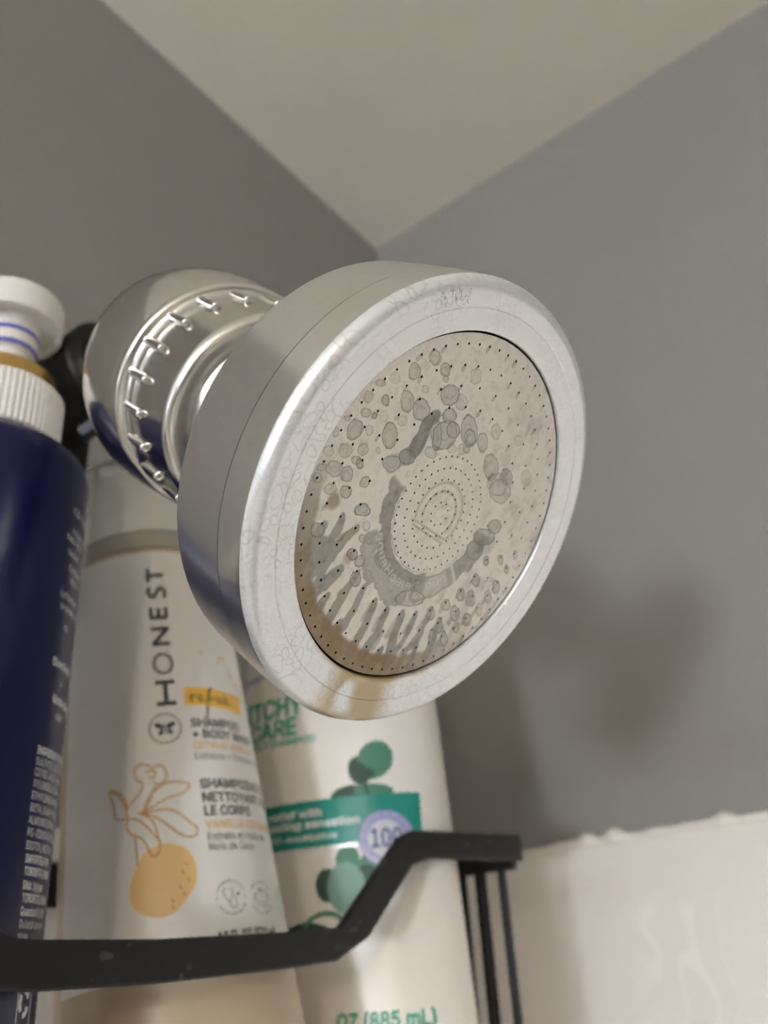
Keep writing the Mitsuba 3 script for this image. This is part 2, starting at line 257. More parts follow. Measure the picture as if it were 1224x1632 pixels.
TRAILS = [([(-22.8,-10.2),(-22.2,-12.4),(-22.3,-14.8)],0.78),([(-25.7,-13.1),(-25.6,-15.4),(-25.9,-17.8)],0.95),([(-23.9,-15.7),(-24.3,-18.0),(-26.0,-19.5)],1.0),([(-18.2,-10.5),(-19.3,-13.3),(-20.3,-17.3)],0.8),([(-20.1,-14.7),(-21.3,-17.1),(-22.4,-19.4)],1.0),([(-16.5,-18.5),(-17.8,-20.9),(-19.7,-23.8)],1.23),([(-19.2,-21.4),(-19.2,-23.3),(-19.1,-24.9)],0.67),([(-11.9,-17.3),(-12.0,-19.6),(-12.9,-22.5)],0.69),([(-12.1,-21.5),(-12.4,-24.5),(-12.6,-28.2)],0.87),([(-8.3,-19.1),(-7.9,-23.6),(-8.6,-29.7)],0.83),([(-3.7,-20.7),(-2.9,-25.9),(-2.7,-31.4)],0.87),([(0.6,-21.0),(1.5,-26.0),(0.8,-30.9)],0.84),([(5.1,-20.4),(6.3,-25.1),(8.8,-30.1)],0.95),([(9.2,-19.0),(9.6,-21.0),(9.7,-22.8)],0.69),([(13.4,-21.1),(14.0,-24.0),(15.1,-27.4)],0.58),([(13.0,-16.8),(13.1,-18.0),(13.2,-19.5)],0.61),([(17.4,-17.9),(17.9,-20.9),(19.1,-26.2)],0.65),([(12.1,-26.3),(12.3,-27.9),(12.5,-29.7)],0.61),([(5.1,-28.3),(5.1,-29.7),(5.1,-31.2)],0.67),([(-16.0,-23.5),(-16.3,-25.0),(-16.5,-26.7)],0.67),([(-9.6,-27.0),(-10.0,-29.0),(-10.2,-30.2)],0.67)]

ZP, DC = -0.78, (0.0, -0.45)      # mm: depth of the spray plate below the lip, centre of its hole pattern
RINGS = [(33.17, 70, 1.86, .25), (29.21, 50, -2.19, .24), (25.31, 30, .31, .24), (21.35, 30, -5.62, .24), (11.65, 45, -3.7, .2),
         (9.35, 35, 1.8, .2), (7.06, 25, -2.4, .2), (4.65, 18, 2.4, .2), (2.35, 9, .8, .2)]
def spray_plate():
    rng = np.random.default_rng(4)
    holes = [(r * math.cos(math.radians(ph + 360 * k / n)), r * math.sin(math.radians(ph + 360 * k / n)), hr) for r, n, ph, hr in RINGS for k in range(n)]
    H = np.array(holes)
    step = 0.15
    g = np.arange(-36, 36.01, step); X, Y = np.meshgrid(g, g); X[::2] += step / 2
    P = np.column_stack([X.ravel(), Y.ravel()]) + rng.normal(0, 0.012, (X.size, 2))
    P = P[np.hypot(P[:, 0], P[:, 1] - 0.45) < 34.85]
    from scipy.spatial import cKDTree
    d, i = cKDTree(H[:, :2]).query(P)
    P = P[d > H[i, 2] + 0.06]
    t = np.arange(10) * 2 * np.pi / 10
    rims = np.concatenate([np.column_stack([x + r * np.cos(t), y + r * np.sin(t)]) for x, y, r in holes])
    P = np.vstack([P, rims]); F = Delaunay(P).simplices
    c = P[F].mean(1); d, i = cKDTree(H[:, :2]).query(c)
    F = F[d > H[i, 2] * 0.9]
    a = P[F]; area = np.cross(a[:, 1] - a[:, 0], a[:, 2] - a[:, 0]) if False else (a[:, 1, 0] - a[:, 0, 0]) * (a[:, 2, 1] - a[:, 0, 1]) - (a[:, 1, 1] - a[:, 0, 1]) * (a[:, 2, 0] - a[:, 0, 0])
    F = np.where((area < 0)[:, None], F[:, [0, 2, 1]], F)
    x, y = P[:, 0], P[:, 1]; n = len(P)
    N = lambda f, o, s: meshkit.fbm(np.column_stack([x * f, y * f, np.full(n, 1.7)]), o, s)
    sm = lambda a, b, v: np.clip((v - a) / (b - a), 0, 1) ** 2 * (3 - 2 * np.clip((v - a) / (b - a), 0, 1))
    wx = x + 0.9 * (N(0.55, 3, 1) - 0.5); wy = y + 0.9 * (N(0.55, 3, 2) - 0.5)
    r, th = np.hypot(x, y), np.degrees(np.arctan2(y, x))
    grey = np.zeros(n); line = np.zeros(n); brown = np.zeros(n); z = np.zeros(n)
    # dried drops
    for bi_, (bx_, by_, a_, b_, an, s) in enumerate(BLOBS):
        if 32 <= bi_ <= 34: continue
        if s >= 0.65 and by_ > 0: a_, b_, s = a_ * (0.85 + 0.3 * ((bi_ * 7) % 5) / 5), b_ * (1.1 - 0.3 * ((bi_ * 3) % 5) / 5), s * 0.85
        if (by_ < -2 and 11.5 < math.hypot(bx_, by_) < 19.5 and a_ * b_ > 1.5 and (bx_ < 4 or by_ > -14)): continue
        k = np.hypot(wx - bx_, wy - by_) < 1.7 * a_
        c0, s0 = math.cos(math.radians(an)), math.sin(math.radians(an))
        u = ((wx[k] - bx_) * c0 + (wy[k] - by_) * s0) / a_; v = (-(wx[k] - bx_) * s0 + (wy[k] - by_) * c0) / b_
        q = np.hypot(u, v) + 0.30 * (N(1.0, 3, 5)[k] - 0.5)
        ins = 1 - sm(0.93, 1.0, q)
        rim_w = 0.13 / b_
        grey[k] = np.maximum(grey[k], ins * s * (0.50 + 0.30 * N(0.9, 2, 7)[k]))
        line[k] = np.maximum(line[k], (1 - sm(rim_w * 0.5, rim_w, np.abs(q - 0.97))) * min(1, s * 1.6))
        if s < 0.75: line[k] = np.maximum(line[k], 0.6 * s * (1 - sm(rim_w * 0.4, rim_w, np.abs(np.hypot(u + 0.15, v - 0.2) - 0.62 - 0.2 * (N(1.1, 2, 8)[k] - 0.5)))))
    # a broad stained band under the fine holes, its edge crumbly
    A = th % 360; e1_ = 1.6 * (N(0.5, 3, 71) - 0.5)
    ba = sm(176, 186, A + 10 * (N(0.3, 2, 72) - 0.5)) * (1 - sm(286, 300, A)) * sm(12.0, 12.4, r + e1_) * (1 - sm(16.6, 17.0, r + 1.6 * e1_ + 1.2 * np.abs(np.sin(np.radians(A * 3)))))
    bb = sm(212, 222, A + 6 * (N(0.4, 2, 73) - 0.5)) * (1 - sm(272, 284, A + 14 * (N(0.4, 2, 77) - 0.5))) * sm(15.6, 16.0, r + e1_) * (1 - sm(19.6, 20.2, r + 2.6 * e1_))
    bc = sm(-33, -26, th + 8 * (N(0.4, 2, 74) - 0.5)) * (1 - sm(2, 9, th)) * sm(13.2, 13.9, r + 1.3 * e1_) * (1 - sm(17.6, 18.6, r + 2.2 * e1_))
    bd = sm(282, 290, A) * (1 - sm(318, 330, A)) * sm(13.0, 13.8, r + e1_) * (1 - sm(17.2, 18.6, r + 2 * e1_))
    for bnd, s_ in ((ba, .86), (bb, .60), (bc, .72), (bd, .42)):
        grey = np.maximum(grey, bnd * s_ * (0.78 + 0.34 * N(0.8, 3, 75))); line = np.maximum(line, 0.55 * (1 - sm(0.18, 0.5, np.abs(bnd - 0.5))) )
    # water trails run down from the holes
    def trail(pts, w, s):
        L = LineString(pts); k = np.where((x > min(p[0] for p in pts) - 3) & (x < max(p[0] for p in pts) + 3) & (y > min(p[1] for p in pts) - 3) & (y < max(p[1] for p in pts) + 3))[0]
        g = shapely.points(wx[k], wy[k]); d = shapely.distance(g, L); t = shapely.line_locate_point(L, g, normalized=True)
        ww = w * (0.72 + 0.48 * np.sqrt(np.clip(t, 0, 1))) * (0.75 + 0.5 * N(0.5, 2, 9)[k])
        grey[k] = np.maximum(grey[k], s * (1 - sm(ww * 0.88, ww, d)))
        line[k] = np.maximum(line[k], 0.4 * s * (1 - sm(0.05, 0.14, np.abs(d - ww))))
    cm = [b[:2] for b in BLOBS[32:37]]
    trail([(cm[0][0] + 1.0, cm[0][1] + 2.2), cm[0], cm[1], cm[2]], 1.6, 0.92); trail(cm[1:4], 1.5, 0.72); trail(cm[3:], 1.5, 0.5)
    for pts, w in TRAILS:
        p0, p1, p2 = pts
        trail([p0, p1, p2], w * 1.22, 0.78)
        if math.hypot(*p2) > 22: trail([p2, (p2[0] * 1.0, p2[1] - 2.6), (p2[0] * 0.97, p2[1] - 6.0)], w * 1.15, 0.72)
    for rr, nn, ph, hr in RINGS[:4]:
        for q in range(nn):
            a = math.radians(ph + 360 * q / nn); hx, hy = rr * math.cos(a), rr * math.sin(a)
            if hy < -4 and hx > -6 and rng.random() < 0.8:
                l = 1.2 + 0.10 * max(0, -hy) * rng.random() + (1.8 if hy < -17 else 0); trail([(hx, hy), (hx - 0.1, hy - l / 2), (hx - 0.2, hy - l)], 0.35 + 0.35 * rng.random() + (0.12 if hy < -17 else 0), 0.45)
            elif rng.random() < 0.5:
                trail([(hx, hy), (hx - .05, hy - .5), (hx - 0.1, hy - 1.0)], 0.22 + 0.2 * rng.random(), 0.3 if hx > 5 else 0.45)
    # bare strip along the lower left edge, rusty at the very bottom
    lowleft = sm(180, 202, th % 360) * (1 - sm(300, 335, th % 360))
    edge = sm(30.6, 31.8, r + 2.2 * (N(0.35, 3, 11) - 0.5) + 1.2 * sm(-20, -30, y)) * lowleft
    grey = np.maximum(grey, edge * 0.62)
    brown = np.maximum(brown, edge * np.clip(0.25 + 0.75 * sm(-8, -27, y), 0, 1) * (0.75 + 0.5 * (N(0.3, 2, 13) - 0.5)) * (1 - 0.6 * sm(5, 20, x)))
    for hx, hy, rr, s in ((-26.5, -8.8, 2.0, .75), (-16.2, -16.2, 1.6, .5), (-9.0, -28.6, 1.5, .8), (8.2, 12.0, .75, .9), (8.4, 12.8, .6, .7), (-20.5, -13.6, 1.1, .6), (-16, -26, 1.3, .45), (6, -25, 1.6, .45)):
        brown = np.maximum(brown, s * (1 - sm(rr * 0.4, rr * 1.1, np.hypot(wx - hx, wy - hy))))
    # worm lines and mottling left by smaller drops
    f = np.abs(N(0.42, 3, 21) - 0.5); line = np.maximum(line, 0.30 * (1 - sm(0.004, 0.016, f)) * sm(0.5, 0.6, N(0.12, 2, 23)) * (r > 12.5))
    f = np.abs(N(0.9, 2, 31) - 0.47); line = np.maximum(line, 0.25 * (1 - sm(0.008, 0.03, f)) * sm(0.52, 0.62, N(0.15, 2, 33)) * (r > 12.5) * (x < 12))
    mott = 0.42 * sm(0.46, 0.72, N(0.30, 3, 41)) * sm(-6, 14, x) * (r > 12.5) + 0.24 * sm(0.48, 0.75, N(0.8, 3, 43))
    cen = (r < 12.4)
    mott = np.where(cen, 0.22 * sm(0.56, 0.70, N(0.8, 2, 45)) + 0.35 * sm(0.45, 0.6, N(0.5, 2, 46)) * (1 - sm(3.0, 4.6, np.hypot(x + 0.3, y + 0.2))), mott)
    crumbly = cen & (grey > 0.3); grey = np.where(r < 12.6 + 0.6 * (N(0.9, 2, 50) - 0.5), np.minimum(grey, 0.08), grey)
    grey = np.clip(grey, 0, 1)
    # pressed-in emblem: a dome of two grooves over two ruled lines; and the maker's lettering below it
    qd = np.hypot(x, y); an = (th + 90) % 360
    dome = (th > -32) | (th < -150)
    for rr, w, dz in ((6.45, 0.42, -1), (5.45, 0.42, 1), (4.65, 0.40, -1)):
        k = (1 - sm(w * 0.6, w, np.abs(qd - rr))) * dome * (y > -3.3); z += dz * 0.05 * k; grey = np.maximum(grey, 0.42 * k * (dz < 0))
    for yy in (-3.65, -4.5):
        k = (1 - sm(0.16, 0.30, np.abs(y - yy))) * (np.abs(x) < 5.6); z -= 0.05 * k; grey = np.maximum(grey, 0.42 * k)
    R0 = 15.1
    v2, f2 = text2d('aquaHomeGroup', 1.75, bold=True); v2 = v2 * [27.6 / v2[:, 0].max(), 1]
    U = unary_union([Polygon(v2[q]) for q in f2]).buffer(0.01)
    k = np.where((r > 12.8) & (r < 17.5))[0]
    sarc = np.radians(((th[k] + 360) % 360) - 216) * R0; tt = R0 + 0.9 - r[k]
    ins = shapely.contains_xy(U, sarc, tt)
    z[k] += 0.04 * ins; grey[k] = np.where(ins, grey[k] * 0.45 + 0.05, grey[k])
    z -= 0.018 * grey + 0.012 * line
    base = np.array([0.68, 0.65, 0.605]); bare = np.array([0.22, 0.213, 0.195]); ln = np.array([0.17, 0.17, 0.15]); rust = np.array([0.20, 0.122, 0.040])
    g = np.clip(grey + mott * 0.75, 0, 1)[:, None]
    col = base * (0.93 + 0.14 * N(0.2, 2, 60)[:, None]) * (1 - g) + bare * g
    l = (line * 0.9)[:, None]; col = col * (1 - l) + ln * l
    b = np.clip(brown, 0, 1)[:, None] * 0.92; col = col * (1 - b) + rust * b
    col *= 0.96 + 0.08 * rng.random((n, 1))
    V = np.column_stack([x + DC[0], y + DC[1], ZP + z]) * mm
    return trimesh.Trimesh(V, F, process=False), col
pm, pcol = spray_plate()
tag(obj('spray_plate', pm, 'plate_steel', SH, smooth=True, world=HW, color=pcol), 'limescale-spotted steel spray plate pierced by rings of fine holes')
obj('spray_backing', lathe([(0, -3.2), (36.5, -3.2), (36.5, -1.9), (0, -1.9)][::-1], 96, mm), 'dark_inside', SH + '__spray_plate', world=HW)

# bezel: lip, two flats with a fine groove between them, rounded rim
prof = [(36.4, -3.0), (35.25, -2.9), (35.25, -0.25)] + arc(35.55, -0.25, 0.3, 180, 95, 4) + [(37.5, .25), (39.35, .48), (39.45, .34), (39.6, .32), (39.75, .44), (39.9, .56), (41.4, .70), (42.3, .76)] \
    + arc(42.3, -2.14, 2.9, 88, 2, 14) + [(45.22, -3.4), (45.26, -8.2), (44.0, -8.2), (40, -8.2)]
prof = prof[::-1]
n = 288
bz = lathe(prof, n, mm, uvs=True)
uvb = np.column_stack([np.tile(np.linspace(0, 1, n + 1), len(prof)), np.hypot(bz.vertices[:, 0], bz.vertices[:, 1]) * 1000])
front = [p for p in prof if p[1] > -3.4 and True]
k0 = next(i for i, p in enumerate(prof) if p[1] > -1.9 and p[0] > 43)
pf = prof[k0:]
bzf = lathe(pf, n, mm, uvs=True)
uvf = np.column_stack([np.tile(np.linspace(0, 1, n + 1), len(pf)), np.hypot(bzf.vertices[:, 0], bzf.vertices[:, 1]) * 1000])
tag(obj('bezel', bzf, 'bezel_scale', SH, smooth=True, world=HW, uv=uvf), 'satin chrome ring round the spray plate, crusted with limescale')
obj('bezel_rim', lathe(prof[:k0 + 1], n, mm), 'satin_chrome', SH, smooth=35, world=HW)
barrel = [(0, -34), (14, -34), (17, -33), (26, -29.5), (38, -26.2), (43.2, -24.2)] + arc(43.6, -23.2, 0.75, -70, 0, 5) + [(44.9, -15), (45.2, -8.42), (44.0, -8.42), (40, -8.42)]
tag(obj('barrel', lathe(barrel, n, mm), 'satin_chrome', SH, smooth=35, world=HW), 'satin chrome barrel')
obj('neck', lathe([(0, -52), (9, -52), (11.5, -48), (11.5, -40), (13.5, -36), (13.5, -33.5), (0, -33.5)], 72, mm), 'chrome', SH, smooth=35, world=HW)

dp = trimesh.creation.icosphere(2, 0.55); dp.apply_scale([1, 1, 0.7]); dp.apply_translation((34.6, -8.3, .12)); dp.apply_scale(mm)
tag(obj('water_drop', dp, 'drop_glass', SH, smooth=True, world=HW), 'small glinting water drop on the lip')

# swivel nut with grip ribs
NC = EYE + np.array([-0.134725, 0.121155, 0.133549]); NM = np.array([0.709843, -0.112528, -0.695313])
G2 = np.array([0, 0, 1.0]) - NM * NM[2]; G2 /= np.linalg.norm(G2); G1 = np.cross(G2, NM)
NW = np.eye(4); NW[:3, 0], NW[:3, 1], NW[:3, 2], NW[:3, 3] = G1, G2, NM, NC
nut = [(0, -50), (11, -50), (13.5, -48), (17, -45.5), (22.5, -40), (26.8, -33.5), (29.3, -27.5), (30.3, -21.5), (30.3, -15.5), (29.8, -9), (28.9, -4.2), (28.2, -2.2), (28.1, -1.9)] \
    + arc(27.3, 0.2, 1.75, -70, 80, 10) + [(26.9, 2.4), (26.2, 3.4), (25.9, 5.0), (25.7, 18.5), (25.6, 20.2)] + arc(22.6, 23.6, 3.1, 10, 88, 10) + [(20.5, 26.9), (18.0, 26.2), (16.6, 24.5), (16.0, 20), (15.5, 8), (0, 8)]
NUT = obj('swivel_nut', lathe(nut, 192, mm), 'chrome', SH, smooth=40, world=NW)
tag(NUT, 'mirror-bright bulging swivel nut with short grip ribs')
rib = trimesh.creation.capsule(height=12.0, radius=1.0, count=[12, 16]); rib.apply_scale([1.0, 1.25, 1.0]); rib.apply_transform(T().rotate([1, 0, 0], 0).matrix if False else np.eye(4))
rib.vertices[:, 0] *= 1.35
rib.apply_translation((26.2, 0, 5.6)); rib.apply_scale(mm)
ribd = mikit.ply(rib, 'chrome', smooth=True)
for q in range(21):
    key = num(NUT + '__grip_rib'); a = 151.7 + q * 360 / 21
    scene[key] = {**ribd, 'to_world': T(NW).rotate([0, 0, 1], a)}

# ---------------------------------------------------------------- shower arm
B = NC - NM * 0.046
AY, AZ = -0.3145, 2.0668
arm = [B + NM * 0.006]
bend0 = B - NM * 0.026
for t in np.linspace(0, 1, 14):
    end = np.array([0.108, AY, AZ]); c = np.array([0.1225, -0.3200, AZ - 0.001]); arm.append((1 - t) ** 2 * bend0 + 2 * t * (1 - t) * c + t * t * end)
arm.append(np.array([0.004, AY, AZ]))
tag('shower_pipe', 'bent chrome shower arm coming out of the left wall', 'shower arm')
obj('pipe', tube(arm, 0.0115, 40), 'chrome', 'shower_pipe', smooth=40)
fl = lathe([(0, 0), (0.030, 0), (0.0305, 0.002), (0.028, 0.006), (0.020, 0.011), (0.0135, 0.013), (0.0, 0.013)], 72); fl.apply_transform(frame((0.0001, AY, AZ), (1, 0, 0), (0, 1, 0)))
obj('wall_flange', fl, 'chrome', 'shower_pipe', smooth=30)

# ---------------------------------------------------------------- hanging caddy
CD = 'shower_caddy'
tag(CD, 'black metal shower caddy hanging from the shower arm and holding the bottles', 'shower caddy')
def band(poly, x0, x1, ch=0.0006):
    m = trimesh.creation.extrude_polygon(poly, x1 - x0, engine='earcut')
    V = np.array(m.vertices); m.vertices = np.column_stack([V[:, 2] + x0, V[:, 0], V[:, 1]]); m.fix_normals(); return m
upl = [(-.4550, 1.9218), (-.3790, 1.9159), (-.3712, 1.9130), (-.3435, 1.8817), (-.3388, 1.8798), (-.3342, 1.8795), (-.3012, 1.8800), (-.2567, 1.8822), (-.2305, 1.8841), (-.1970, 1.9135), (-.1892, 1.9163), (-.1125, 1.9218)]
low = [(-.1125, 1.9113), (-.1787, 1.9076), (-.1905, 1.9046), (-.2168, 1.8815), (-.2324, 1.8748), (-.2566, 1.8727), (-.3003, 1.8701), (-.3326, 1.8693), (-.3415, 1.8696), (-.3560, 1.8770), (-.3790, 1.9035), (-.3900, 1.9076), (-.4550, 1.9113)]
railp = Polygon(upl + low).buffer(-0.0012).buffer(0.0012, quad_segs=6).buffer(0.002).buffer(-0.002)
solid = railp.buffer(-0.0006)
def chamfer_band(poly, x0, x1, c=0.0006):
    def ring(p): return np.array(shapely.segmentize(p, 0.004).exterior.coords)[:-1]
    outer = ring(shapely.geometry.polygon.orient(poly)); n = len(outer)
    t = np.roll(outer, -1, 0) - np.roll(outer, 1, 0); t /= np.linalg.norm(t, axis=1)[:, None]; inn = outer + np.column_stack([-t[:, 1], t[:, 0]]) * c
    rows = [np.column_stack([np.full(n, x), q]) for x, q in ((x0, inn), (x0 + c, outer), (x1 - c, outer), (x1, inn))]
    V = np.vstack(rows); F = []; i = np.arange(n); j = (i + 1) % n
    for k in range(3): a, b = k * n, (k + 1) * n; F += [np.column_stack([a + i, a + j, b + j]), np.column_stack([a + i, b + j, b + i])]
    v, f = trimesh.creation.triangulate_polygon(Polygon(inn), engine='earcut')
    from scipy.spatial import cKDTree
    mp = cKDTree(inn).query(v)[1]; f = mp[f]
    ar = np.cross(np.c_[inn[f[:, 1]] - inn[f[:, 0]], np.zeros(len(f))], np.c_[inn[f[:, 2]] - inn[f[:, 0]], np.zeros(len(f))])[:, 2]
    f = np.where((ar < 0)[:, None], f[:, ::-1], f)
    F += [f + 3 * n, f[:, ::-1]]
    return trimesh.Trimesh(V, np.vstack(F), process=False)
def blk_fn(p, n, uv):
    t = mikit.smoothstep(0.70, 0.80, mikit.noise(p.x * 700, p.y * 420, p.z * 420)) * mikit.smoothstep(0.42, 0.62, mikit.noise(p.y * 55 + 3, p.z * 140))
    return fmix((0.008, 0.008, 0.009), (0.06, 0.06, 0.065), t * 0.6)
mat('rail_black', mikit.proc(blk_fn), 0.42, spec=0.25)
tag(obj('front_rail', chamfer_band(railp, 0.1303, 0.1335), 'rail_black', CD, smooth=30), 'flat black front guard rail dipping low in the middle')
for y in (-0.115, -0.4525):
    obj('side_rail', bx(0.006, 0.1303, y - 0.0016, y + 0.0016, 1.9085, 1.9180), 'black_metal', CD)
    for x in (0.1235, 0.1130, 0.1040, 0.0900, 0.0750, 0.0600, 0.0450, 0.0300):
        obj('side_wire', tube([(x, y, 1.7705), (x, y, 1.9095)], 0.00175 if x != 0.113 else 0.0025, 12), 'black_metal', CD, smooth=40)
obj('back_rail', bx(0.0062, 0.0094, -0.4541, -0.1134, 1.9010, 1.9165), 'black_metal', CD)
obj('bottom_rim', tube([(0.128, -0.1150, 1.770), (0.128, -0.4525, 1.770)], 0.0022, 12), 'black_metal', CD, smooth=40)
obj('bottom_rim', tube([(0.008, -0.1150, 1.770), (0.008, -0.4525, 1.770)], 0.0022, 12), 'black_metal', CD, smooth=40)
for y in np.linspace(-0.4525, -0.115, 16):
    obj('floor_wire', tube([(0.008, y, 1.770), (0.128, y, 1.770)], 0.0017, 10), 'black_metal', CD, smooth=40)
nk = [(0.0700, 2.0660), (0.0700, 2.0150), (0.0640, 1.9900), (0.0160, 1.9300), (0.0095, 1.9150)]
V = np.array([(x + dx, y, z) for x, z in nk for dx, y in ((-.0015, -.3075), (.0015, -.3075), (.0015, -.2985), (-.0015, -.2985))]); F = []
for k in range(len(nk) - 1):
    for c in range(4): a, b = 4 * k + c, 4 * k + (c + 1) % 4; F += [(a, b, b + 4), (a, b + 4, a + 4)]
e = 4 * (len(nk) - 1); F += [(0, 2, 1), (0, 3, 2), (e, e + 1, e + 2), (e, e + 2, e + 3)]
neck = trimesh.Trimesh(V, F, process=False); neck.fix_normals()
tag(obj('hanger_neck', neck, 'black_metal', CD), 'black neck dropping from the clamp to the basket')
ring_ = lathe([(0.0119, 0), (0.0170, 0), (0.0178, 0.001), (0.0178, 0.085), (0.0170, 0.086), (0.0119, 0.086), (0.0119, 0)], 64); ring_.apply_transform(frame((0.0185, AY, AZ), (1, 0, 0), (0, 1, 0)))
tag(obj('clamp_sleeve', ring_, 'black_metal', CD, smooth=30), 'black clamp sleeve round the shower pipe')
ring_ = tube([(0.103 - 0.0 * a, AY + 0.0188 * math.cos(math.radians(a)), AZ + 0.0188 * math.sin(math.radians(a))) for a in np.linspace(-5, -85, 10)] + [(x, AY + 0.0018, AZ - 0.0188) for x in (0.099, 0.094, 0.088)], 0.0016, 12)
obj('blue_curl', ring_, 'pale_blue', CD, smooth=30)  # thin pale blue tube curled round the end of the sleeve

# ---------------------------------------------------------------- bottles
def lathe_wrap(rf, phi0, off=0.00007):
    """millimetres (along the girth from phi0, height) -> local metres on the lathe surface"""
    def go(v):
        h = v[:, 1] * mm; r = rf(h); ph = math.radians(phi0) + v[:, 0] * mm / rf(np.full(1, 0.06))[0]
        return np.column_stack([(r + off) * np.cos(ph), (r + off) * np.sin(ph), h])
    return go
def decal(name, shape, wrap, m, parent, world, edge=1.4, label=None):
    v, f = tri2d(shape, edge) if hasattr(shape, 'geom_type') else shape
    if not hasattr(shape, 'geom_type'):
        v3, f = trimesh.remesh.subdivide_to_size(np.column_stack([v, np.zeros(len(v))]), f, edge, max_iter=12); v = v3[:, :2]
    k = obj(name, trimesh.Trimesh(wrap(v), f, process=False), m, parent, smooth=False, world=world)
    if label: tag(k, label)
    return k

# --- white shampoo and body wash bottle
HB = 'body_wash_bottle'
tag(HB, 'white bottle lettered HONEST with an orange fruit drawing, between the navy and the green-labelled bottle', 'bottle')
WH = frame((0.085, -0.2513, 1.863), (-0.13, -0.0777, 1.0))
hr = lambda h: 0.0398 + (0.0299 - 0.0398) * (np.asarray(h) + 0.06) / 0.19
hs = lambda h: float(hr(h))
body = [(0, -.080), (hs(-.07) - .006, -.080)] + arc(hs(-.075) - .006, -.074, .006, -80, -5, 6) + [(hs(h), h) for h in np.linspace(-.066, .146, 30)] + [(hs(.148), .148), (hs(.15) - .0006, .1495), (.0265, .1500), (0, .150)]
obj('body', lathe(body, 160), 'cream_plastic', HB, smooth=30, world=WH)
lab = [(hs(h) + 0.00004, h) for h in np.linspace(.0095, .1475, 40)]
def partial(prof, a0, a1, n=140):
    th = np.radians(np.linspace(a0, a1, n)); prof = np.array(prof)
    V = np.concatenate([np.column_stack([r * np.cos(th), r * np.sin(th), np.full(n, z)]) for r, z in prof])
    i = np.arange(n - 1); F = []
    for k in range(len(prof) - 1):
        a, b = k * n, (k + 1) * n; F += [np.column_stack([a + i, a + i + 1, b + i + 1]), np.column_stack([a + i, b + i + 1, b + i])]
    return trimesh.Trimesh(V, np.vstack(F), process=False)
LB = obj('front_label', partial(lab, -104, 76), 'label_white', HB, smooth=True, world=WH); tag(LB, 'white printed front label')
cr = 0.0286
cap = [(0, .1502), (.0272, .1502), (.0272, .1575)]
obj('gap_band', lathe([(0, .1500), (cr - .0006, .1500), (cr - .0002, .1512), (cr - .0002, .1562), (cr - .0008, .1575), (0, .1575)], 128), 'gap_band', HB, smooth=30, world=WH)  # darker beige-grey band filling the gap below the cap
capp = [(0, .1575), (cr - .0004, .1575), (cr, .1583), (cr, .1700), (cr - .0008, .1850)] + arc(cr - .0072, .1880, .0066, 5, 88, 10) + [(.012, .1952), (0, .1955)]
tag(obj('cap', lathe(capp, 128), 'cap_plastic', HB, smooth=40, world=WH), 'glossy pale grey rounded cap')
wH = lathe_wrap(lambda h: hr(h), -43.0)
kk = float(hr(0.06)) * math.pi / 180 * 1000      # mm per degree at the reference girth
sx_ = lambda ph: (ph + 43.0) * kk
def HD(name, shp, m, label=None, edge=1.4, off=0.00012): 
    return decal(name, shp, lathe_wrap(lambda h: hr(h), -43.0, off), m, LB, WH, edge, label)
# HONEST, read upwards; x = -cap height, y = along
b0, ch = sx_(-28.3), 6.6
def up(pts): return [(b0 - q * ch - 0.02 * 0, p) for p, q in pts]       # (along, 0..1 up the letter)
W = 1.5
def seg(*pts): return LineString(up(pts)).buffer(W / 2, cap_style='flat', join_style='mitre')
Hh = [seg((88.4, 0), (88.4, 1)), seg((96.0, 0), (96.0, 1)), seg((88.4, .5), (96.0, .5))]
Oo = [ellipse(b0 - ch / 2, 102.8, ch / 2 + .35, 4.0).difference(ellipse(b0 - ch / 2, 102.8, ch / 2 - .62, 3.05))]
Nn = [seg((110.2, 0), (110.2, 1)), seg((116.0, 0), (116.0, 1)), seg((110.2, .93), (116.0, .07))]
Ee = [seg((120.3, 0), (120.3, 1)), seg((120.3, .07), (124.4, .07)), seg((120.3, .5), (124.0, .5)), seg((120.3, .93), (124.4, .93))]
Ss = [LineString(smooth_path(up([(128.3, .16), (129.2, .04), (131.0, .05), (132.2, .22), (131.4, .42), (129.6, .56), (128.6, .76), (129.8, .95), (131.4, .96), (132.3, .84)]), 6)).buffer(W / 2, cap_style='flat')]
Tt = [seg((137.4, 0), (137.4, 1)), seg((134.6, .93), (140.2, .93))]
for nme, L in (('h', Hh), ('o', Oo), ('n', Nn), ('e', Ee), ('s', Ss), ('t', Tt)):
    HD('brand_letter', unary_union(L), 'ink_black')
# butterfly in a ring
cx_, cy_ = sx_(-36.0), 80.0
HD('butterfly_ring', ellipse(cx_, cy_, 5.35, 5.15).difference(ellipse(cx_, cy_, 4.85, 4.65)), 'ink_grey')
wing = unary_union([ellipse(cx_ - 1.95, cy_ + 1.0, 1.75, .85, -28), ellipse(cx_ + 1.95, cy_ + 1.0, 1.75, .85, 28), ellipse(cx_ - 1.45, cy_ - 1.25, 1.2, .72, 48), ellipse(cx_ + 1.45, cy_ - 1.25, 1.2, .72, -48),
                    LineString([(cx_, cy_ + .2), (cx_ - .5, cy_ + 1.5)]).buffer(.12), LineString([(cx_, cy_ + .2), (cx_ + .5, cy_ + 1.5)]).buffer(.12), ellipse(cx_, cy_ - .6, .2, 1.3)])
HD('butterfly', wing, 'ink_black')
